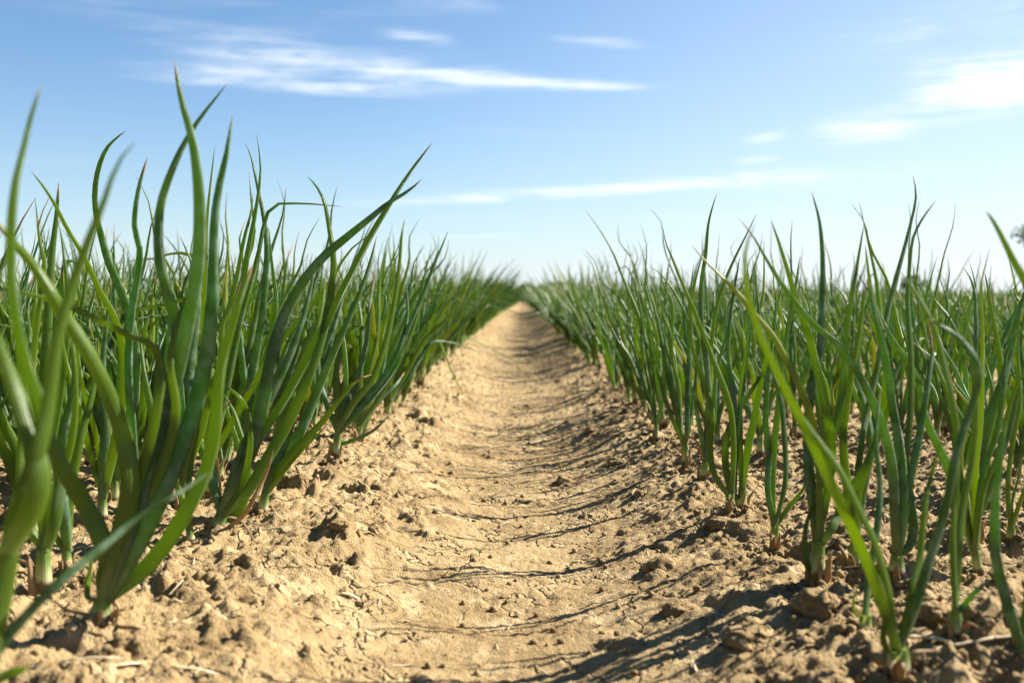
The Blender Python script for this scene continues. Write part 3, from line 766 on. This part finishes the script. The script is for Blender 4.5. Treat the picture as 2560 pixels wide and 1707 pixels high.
ORD = ['first', 'second', 'third', 'fourth', 'fifth', 'sixth', 'seventh', 'eighth', 'ninth', 'tenth', 'eleventh', 'twelfth']
NUMW = {3: 'three', 4: 'four', 5: 'five', 6: 'six', 7: 'seven', 8: 'eight'}
rowcount = {}
near.sort(key=lambda c: c[1]); PLANTS0 = list(PLANTS)
for c in near:
    x, y, hgt, ln, ri, side = c
    rng = np.random.default_rng(int(abs(x) * 1e5) + int(y * 1e5))
    nl = int(rng.integers(5, 8)) if side == 'L' else int(rng.integers(4, 7))
    if ri >= 12: pass
    key = (side, ri); k = rowcount.get(key, 0); rowcount[key] = k + 1
    k += sum(1 for hx, hy in PLANTS0 if hy < y and abs(hx - (ROWS_L if side == 'L' else ROWS_R)[min(ri, 12)]) < .055)
    sd = 'left' if side == 'L' else 'right'
    if ri < 12 and k < 12:
        rown = f'edge row {sd} of the furrow' if ri == 0 else f'{ORD[ri]} row {sd} of the furrow'
        label = f'{NUMW[nl]} leaved onion plant, {ORD[k]} from the front, {rown}'
    else:
        label = f'slender onion plant farther back in the crowded rows {sd} of the furrow'
    g = Vector((x, y, gz(x, y) - .004))
    e = plant_empty(g, label); PLANTS.append((x, y))
    nh = rng.uniform(.022, .045); neck = np.array([x + ln * nh, y, g.z + nh])
    sw = rng.uniform(.010, .014)
    add_part(e, 'stem', stem_shape(np.array(g), neck, sw / 2, sw * .36, rng, 10, 6), M_STEM)
    if y < 2.2: dry_sheaths(e, g, neck, sw, rng, 2)
    for P, w in generic_leaves(rng, hgt, np.array([ln, rng.normal(0, .05)]), nl,  .0134 if side == 'L' else .0110):
        P = P + neck - np.array([0, 0, .004])
        P[:, 2] = np.maximum(P[:, 2], .01)
        add_part(e, 'leaf', leaf_shape(P, w, rng, 20, 8), M_LEAF)
    if rng.random() < .22:                                     # a withered lower leaf
        a = rng.uniform(0, 2 * np.pi); r = rng.uniform(.03, .07)
        P = np.array([neck - [0, 0, .015], neck + [math.cos(a) * r * .4, math.sin(a) * r * .4, .02],
                      neck + [math.cos(a) * r * .8, math.sin(a) * r * .8, .0], neck + [math.cos(a) * r, math.sin(a) * r, -.02]])
        o = add_part(e, 'leaf', leaf_shape(P, .004, rng, 12, 6), M_DRY); o['label'] = 'withered brown leaf'

# the rest of the crop: one mass, too many to count
def template(seed, nl, n, sides, side):
    rng = np.random.default_rng(seed); Vs, Qs, As, o = [], [], [], 0
    hgt = 1.0
    for P, w in generic_leaves(rng, hgt, np.array([0, 0]), nl, .040):
        P = P + np.array([0, 0, .10])
        V, Qd, A = leaf_shape(P, w, rng, n, sides); Vs.append(V); Qs.append(Qd + o); As.append(A); o += len(V)
    sh = stem_shape(np.array([0, 0, -.02]), np.array([0, 0, .16]), .016, .018, rng, sides, 3)
    A = sh[2].copy(); A[:, 0] *= .08
    Vs.append(sh[0]); Qs.append(sh[1] + o); As.append(A)
    return np.vstack(Vs), np.vstack(Qs), np.vstack(As)


TPL = {0: [template(100 + i, 6, 14, 6, 0) for i in range(14)], 1: [template(200 + i, 6, 8, 4, 0) for i in range(14)],
       2: [template(300 + i, 6, 5, 3, 0) for i in range(12)]}
Vs, Qs, As, off = [], [], [], 0
for c in rest:
    x, y, hgt, ln, ri, side = c
    d = math.hypot(x, y)
    V, Qd, A = random.choice(TPL[0 if d < 3.2 else (1 if d < 9 else 2)])
    a = random.uniform(0, 6.283); ca, sa = math.cos(a), math.sin(a)
    wx = 1.0 if d < 5 else (1.5 if d < 12 else 2.4)          # farther plants stand for small clumps
    lean = V[:, 2] * (ln + random.gauss(0, .05))
    X = ((V[:, 0] * ca - V[:, 1] * sa) * wx + lean) * hgt + x
    Y = (V[:, 0] * sa + V[:, 1] * ca) * wx * hgt + y
    Z = V[:, 2] * hgt * random.uniform(.9, 1.05) - .005 + (gz(x, y) if d < 6 else float(soil_low(x, y)))
    Vs.append(np.stack([X, Y, Z], 1)); Qs.append(Qd + off); As.append(A * [1, 1, 1, 1]); off += len(V)
crop = link('onion_crop', mesh_np('onion_crop', np.vstack(Vs), np.vstack(Qs), np.vstack(As)), M_LEAF)
tag(crop, 'dense green onion crop filling the field back to the horizon', 'onion crop', kind='stuff')
print('near', len(near), 'heroes', len(PLANTS), 'rest', len(rest), 'verts', off)


# ------------------------------------------------------------------ litter on the soil
def straw(px, py, length, ang, w, label, mat=None, name='straw_piece', cat='straw'):
    length *= .78; w *= .68
    p = on_ground(px, py); rng = np.random.default_rng(int(px * 3 + py))
    P = []
    for s in (-.5, -.2, .15, .5):
        x = p.x + math.cos(ang) * s * length + rng.normal(0, length * .015); y = p.y + math.sin(ang) * s * length
        P.append((x, y, 0))
    P = np.array(P); za = max(gz(*P[0, :2]), gz(*P[1, :2]) - .001); zb = max(gz(*P[3, :2]), gz(*P[2, :2]) - .001)
    P[:, 2] = np.linspace(za, zb, 4) + np.array([.001, .002, .0025, .001])
    P[:, 2] += max(0, max(gz(a, b) - z for a, b, z in P)) * .6
    V, Qd, A = tube(smooth_path(P, 9), np.full(9, w / 2) * np.interp(np.linspace(0, 1, 9), [0, .1, .9, 1], [.5, 1, 1, .4]), np.full(9, w / 5), (math.sin(ang), -math.cos(ang), 0), 8, .5)
    k = len(V)
    o = link(name, mesh_np(name, V - np.array(p), Qd, A), mat or M_STRAW); o.location = p
    return tag(o, label, cat, 'straw bits lying on the soil')


straw(1053, 1199, .045, 1.3, .004, 'pale straw sliver slanting on the left furrow bank, farthest of the bits')
straw(963, 1282, .020, 1.1, .003, 'tiny pale straw bit halfway up the left furrow bank')
straw(995, 1448, .014, .6, .004, 'short cream straw chip above the slender split straw')
straw(961, 1464, .032, 1.1, .0035, 'slender split straw leaning on the soil left of the furrow floor')
straw(875, 1489, .021, .05, .007, 'broad flat cream chip lying on the left furrow bank')
straw(1423, 1193, .022, .7, .004, 'pale straw stub beside a dark clod on the right bank')
straw(1419, 1278, .026, .9, .003, 'thin straw bit with dark shadow on the right furrow slope')
straw(1353, 1264, .028, .5, .003, 'dull straw sliver on the shaded right slope')
straw(1262, 1310, .026, .9, .0035, 'brown straw sliver in the furrow floor', )
straw(1290, 1535, .018, -.8, .004, 'pinkish straw chip low in the furrow floor')
straw(1497, 1504, .050, .4, .003, 'long thin straw on the shaded right bank')
straw(232, 1657, .058, .03, .0055, 'long bleached straw lying in front of the tallest plant')
straw(306, 1677, .060, 1.2, .005, 'blurred straw pointing away from the bottom edge, lower left')
straw(486, 1686, .040, .0, .005, 'blurred flat straw at the bottom edge, left of the furrow')
straw(2328, 1624, .040, -.5, .008, 'white straw flake between the two blurred plants at bottom right')
straw(2445, 1630, .110, .02, .007, 'long cream straw stalk lying at the bottom right')
straw(2105, 1440, .075, -.25, .004, 'thin black twig lying on the soil right of the mound', M_TWIG, 'twig', 'twig')
straw(1895, 1246, .10, .05, .003, 'long pale root like stalk lying behind the slender right plant')
straw(455, 1446, .05, .05, .003, 'thin dark twig in front of the sharp arching plant', M_TWIG, 'twig', 'twig')

# seedlings in the furrow
for px, py, lab in ((1199, 1396, 'tiny green weed seedling in the shaded furrow floor'), (1160, 1546, 'tiny pale seedling nearer the bottom of the furrow floor')):
    p = on_ground(px, py); e = bpy.data.objects.new('weed_seedling', None); COL.objects.link(e); e.location = p
    tag(e, lab, 'seedling', 'weed seedlings in the furrow')
    rng = np.random.default_rng(px)
    add_part(e, 'stem', stem_shape(np.array(p) - [0, 0, .002], np.array(p) + [0, 0, .006], .0005, .0004, rng, 6, 4), M_LEAF)
    for sgn in (-1, 1):
        P = np.array(p) + np.array([[0, 0, .0055], [.0015 * sgn, 0, .008], [.003 * sgn, .001, .0095], [.005 * sgn, .001, .009]])
        add_part(e, 'leaf', leaf_shape(P, .0016, rng, 10, 6, rnd=.8, dry=0), M_LEAF)


# ------------------------------------------------------------------ clods lying on the soil
def clod_mesh(seed, r):
    rng = np.random.default_rng(seed)
    import bmesh
    bm = bmesh.new(); bmesh.ops.create_icosphere(bm, subdivisions=4, radius=1.0)
    co = np.array([v.co[:] for v in bm.verts]); f = np.array([[v.index for v in q.verts] for q in bm.faces]); bm.free()
    d = np.full(len(co), 1.15)
    for k in range(16):
        n = rng.normal(size=3); n /= np.linalg.norm(n); dot = co @ n
        d = np.minimum(d, np.where(dot > .12, rng.uniform(.72, 1.02) / np.maximum(dot, .12), 9))
    nz_ = fbm(co[:, 0] * 2.3 + co[:, 2] * 1.7 + seed, co[:, 1] * 2.3 - co[:, 2] * 1.3, 4, seed)
    d = d * (1 + .2 * nz_ + .07 * fbm(co[:, 0] * 7 + seed, co[:, 1] * 7 + co[:, 2] * 6, 3, seed + 5))
    V = co * d[:, None] * np.array([rng.uniform(.8, 1.25), rng.uniform(.8, 1.2), rng.uniform(.55, .8)]) * r
    return mesh_np('soil_clod', V, f)


CLODS = [(1415, 1205, .034, 'largest dark clod beside the straw stub on the right slope'), (1540, 1160, .028, 'rounded clod above the large dark one on the right bank'),
         (1470, 1290, .022, 'rough clod near the thin straw bit on the right slope'), (1650, 1415, .03, 'rounded clod on the right bank below the slender plant'),
         (625, 1415, .022, 'angular clod with a shaded left face beside the sharp arching plant'), (890, 1262, .013, 'small peaked clod on the left furrow bank'),
         (1066, 1140, .013, 'upright clod on the far left bank'), (935, 1330, .014, 'low clod pair rim on the left bank'),
         (850, 1360, .017, 'crumbly clod left of the furrow floor'), (700, 1290, .013, 'small clod beside the dry tipped plant'),
         (265, 1622, .024, 'rounded clod at the foot of the tallest plant'), (2040, 1530, .035, 'soil mound clod under the thick stemmed right plant'),
         (1790, 1330, .020, 'shaded clod beneath the bowed leaved plant'), (1560, 1330, .019, 'flat clod on the right bank slope'),
         (1700, 1520, .026, 'blurred clod low on the right bank'), (1880, 1600, .030, 'blurred clod between mound and bottom edge, right'),
         (2450, 1400, .03, 'pale rounded clod in front of the peeling stemmed plant'), (2330, 1560, .024, 'blurred clod behind the white straw flake'),
         (1320, 1015, .020, 'dark clod at the far shaded edge of the furrow floor'), (1395, 960, .020, 'blurred dark clod farther up the right slope'),
         (1480, 1075, .024, 'blocky clod on the right slope beyond the large dark one'), (1315, 868, .018, 'distant dark clod in the middle of the furrow'),
         (760, 1420, .011, 'little clod in front of the left bank'), (560, 1500, .017, 'low crusted clod on the lower left bank'), (1000, 1085, .013, 'small clod far up the left bank'),
         (1600, 1240, .016, 'knobbly clod before the bowed leaved plant'), (2200, 1660, .02, 'blurred clod left of the split necked plant')]
for i, (px, py, r, lab) in enumerate(CLODS):
    r *= .62
    p = on_ground(px, py)
    o = link('soil_clod', clod_mesh(40 + i, r), M_CLOD); o.location = (p.x, p.y, p.z - r * .08)
    o.rotation_euler = (0, 0, random.uniform(0, 6))
    tag(o, lab, 'clod', 'clods lying along the furrow')
# crumbs: too small and many to count
import bmesh
bm = bmesh.new(); bmesh.ops.create_icosphere(bm, subdivisions=1, radius=1.0)
cco = np.array([v.co[:] for v in bm.verts]); cf = np.array([[v.index for v in q.verts] for q in bm.faces]); bm.free()
Vs, Qs, off = [], [], 0
for k in range(9000):
    y = .6 + 3.6 * RNG.random() ** 1.6; x = RNG.uniform(-.5 - .35 * y * .6, .5 + .35 * y * .6)
    if RNG.random() > (.5 + .5 * float(sstep(.03, .2, x)) if x > -.1 else .45): continue
    r = .0011 + .0042 * RNG.random() ** 4
    Vs.append(cco * (r * RNG.uniform(.6, 1.2, (len(cco), 3))) + [x, y, gz(x, y) + r * .25]); Qs.append(cf + off); off += len(cco)
for hx, hy in [(a, b) for a, b in PLANTS if b < 3]:
    for k in range(26):
        a, q = RNG.uniform(0, 6.28), .008 + .022 * RNG.random(); x, y = hx + math.cos(a) * q, hy + math.sin(a) * q; r = .0012 + .0045 * RNG.random() ** 2.5
        Vs.append(cco * (r * RNG.uniform(.6, 1.2, (len(cco), 3))) + [x, y, gz(x, y) + r * .3]); Qs.append(cf + off); off += len(cco)
tag(link('soil_crumbs', mesh_np('soil_crumbs', np.vstack(Vs), np.vstack(Qs), smooth=False), M_CLOD), 'loose tan soil crumbs scattered over furrow and bed', 'soil crumbs', kind='stuff')


# chaff: slivers of dry leaf too fine to count
Vs, Qs, As, off = [], [], [], 0
for k in range(420):
    y = .62 + 3.0 * RNG.random() ** 1.5; x = RNG.uniform(-.36 - .2 * y, .34 + .2 * y); a = RNG.uniform(0, 6.28); L = RNG.uniform(.003, .012)
    P = np.array([[x - math.cos(a) * L, y - math.sin(a) * L, 0], [x, y, 0], [x + math.cos(a) * L, y + math.sin(a) * L, 0]])
    P[:, 2] = [gz(*P[0, :2]) + .0006, gz(x, y) + .0016, gz(*P[2, :2]) + .0006]
    w = RNG.uniform(.0004, .0011)
    V, Qd, A = tube(smooth_path(P, 5), np.full(5, w), np.full(5, w * .4), (-math.sin(a), math.cos(a), 0), 5, .5)
    Vs.append(V); Qs.append(Qd + off); As.append(A); off += len(V)
tag(link('chaff', mesh_np('chaff', np.vstack(Vs), np.vstack(Qs), np.vstack(As)), M_STRAW), 'fine dry chaff scattered over the bare soil', 'chaff', kind='stuff')

# ------------------------------------------------------------------ trees and building on the horizon
def tree(px, dist, height, spread, label, seed, low=.2, n=5200, leaf=.25, lumps=60):
    rng = np.random.default_rng(seed); b = at(px, 730, dist); b.z = -.3
    e = bpy.data.objects.new('tree', None); COL.objects.link(e); e.location = b
    tag(e, label, 'tree', 'trees standing at the field edge')
    Vs, Qs, As, o = [], [], [], 0
    def limb(p0, p1, r0, r1):
        nonlocal o
        P = smooth_path([p0, (np.array(p0) + p1) / 2 + rng.normal(0, .03 * height, 3) * [1, 1, .3], p1], 7)
        V, Qd, A = tube(P, np.linspace(r0, r1, 7), np.linspace(r0, r1, 7), (1, 0, 0), 7, .5); Vs.append(V); Qs.append(Qd + o); As.append(A); o += len(V)
    top = np.array([0, 0, height * .75]); limb((0, 0, 0), top, height * .028, height * .008)
    cl = []
    for k in range(lumps):
        a = rng.uniform(0, 6.283); z = height * rng.uniform(low + .05, .95); w = spread * math.sin(min(max((z / height - low) / (1 - low), .05), .97) * math.pi) ** .6
        c = np.array([math.cos(a) * w * rng.uniform(.3, 1), math.sin(a) * w * rng.uniform(.3, 1), z]); cl.append((c, height * rng.uniform(.07, .15)))
        if k < 12: limb((0, 0, z * .6), c, height * .010, height * .003)
    o_t = link('trunk', mesh_np('trunk', np.vstack(Vs), np.vstack(Qs)), M_BARK, e)
    ci = rng.integers(0, len(cl), n); C = np.array([cl[i][0] for i in ci]); R = np.array([cl[i][1] for i in ci])
    dirs = rng.normal(size=(n, 3)); dirs /= np.linalg.norm(dirs, axis=1)[:, None]
    P = C + dirs * (R * rng.random(n) ** .45)[:, None] * [1.25, 1.25, .85]
    u = rng.normal(size=(n, 3)); u /= np.linalg.norm(u, axis=1)[:, None]; v = np.cross(u, rng.normal(size=(n, 3))); v /= np.linalg.norm(v, axis=1)[:, None]
    s = leaf * rng.uniform(.6, 1.3, n)[:, None]
    V = np.stack([P - u * s, P + v * s * .5, P + u * s, P - v * s * .5], 1).reshape(-1, 3)
    link('crown', mesh_np('crown', V, np.arange(len(V)).reshape(-1, 4), smooth=False), M_FOLI, e)


tree(2705, 95, 10.4, 5.0, 'dark green tree rising behind the crop at the right edge', 1, .04, 36000, .16, 90)
tree(2284, 240, 4.6, 3.4, 'low round tree on the horizon behind the S shaped leaf', 3, .03, 9000, .16)
tree(1392, 330, 4.2, 4.5, 'low dark tree on the horizon right of the furrow end', 4, .02, 9000, .16)
tree(1425, 360, 3.4, 5.0, 'broad low tree right of the dark horizon tree', 8, .02, 9000, .16)
tree(1306, 420, 3.2, 2.6, 'tiny brownish tree on the horizon where the furrow ends', 5, .02, 1500, .35)
tree(1322, 420, 4.4, 1.4, 'thin tiny tree on the horizon beside the furrow end', 6, .1, 1200, .3)

tree(1240, 380, 2.6, 5.0, 'low flat topped tree on the horizon left of the furrow end', 11, .01, 9000, .16)
tree(1340, 450, 3.2, 6.0, 'low wide tree closing the view at the furrow end', 12, .01, 9000, .16)
tree(1480, 400, 3.2, 6.0, 'low wide tree on the horizon, farthest right of the furrow end', 13, .01, 9000, .16)
bp = at(1352, 730, 400); bp.z = -.3
e = bpy.data.objects.new('farm_building', None); COL.objects.link(e); e.location = bp
tag(e, 'narrow grey building on the horizon right of the furrow end', 'building')
def box(name, x0, x1, y0, y1, z0, z1, mat, ridge=0):
    V = [(x0, y0, z0), (x1, y0, z0), (x1, y1, z0), (x0, y1, z0), (x0, y0, z1), (x1, y0, z1), (x1, y1, z1), (x0, y1, z1)]
    if ridge:
        V[4] = ((x0 + x1) / 2 - .3, y0, z1); V[5] = ((x0 + x1) / 2 + .3, y0, z1); V[6] = ((x0 + x1) / 2 + .3, y1, z1); V[7] = ((x0 + x1) / 2 - .3, y1, z1)
    Qd = [(0, 1, 5, 4), (1, 2, 6, 5), (2, 3, 7, 6), (3, 0, 4, 7), (4, 5, 6, 7), (3, 2, 1, 0)]
    return link(name, mesh_np(name, V, Qd, smooth=False), mat, e)
box('wall', -1.1, 1.1, -1.5, 1.5, 0, 2.9, M_PALE)
box('roof', -1.25, 1.25, -1.65, 1.65, 2.903, 3.7, M_ROOF, 1)
box('door', -.45, .45, -1.53, -1.503, 0, 1.9, M_ROOF)
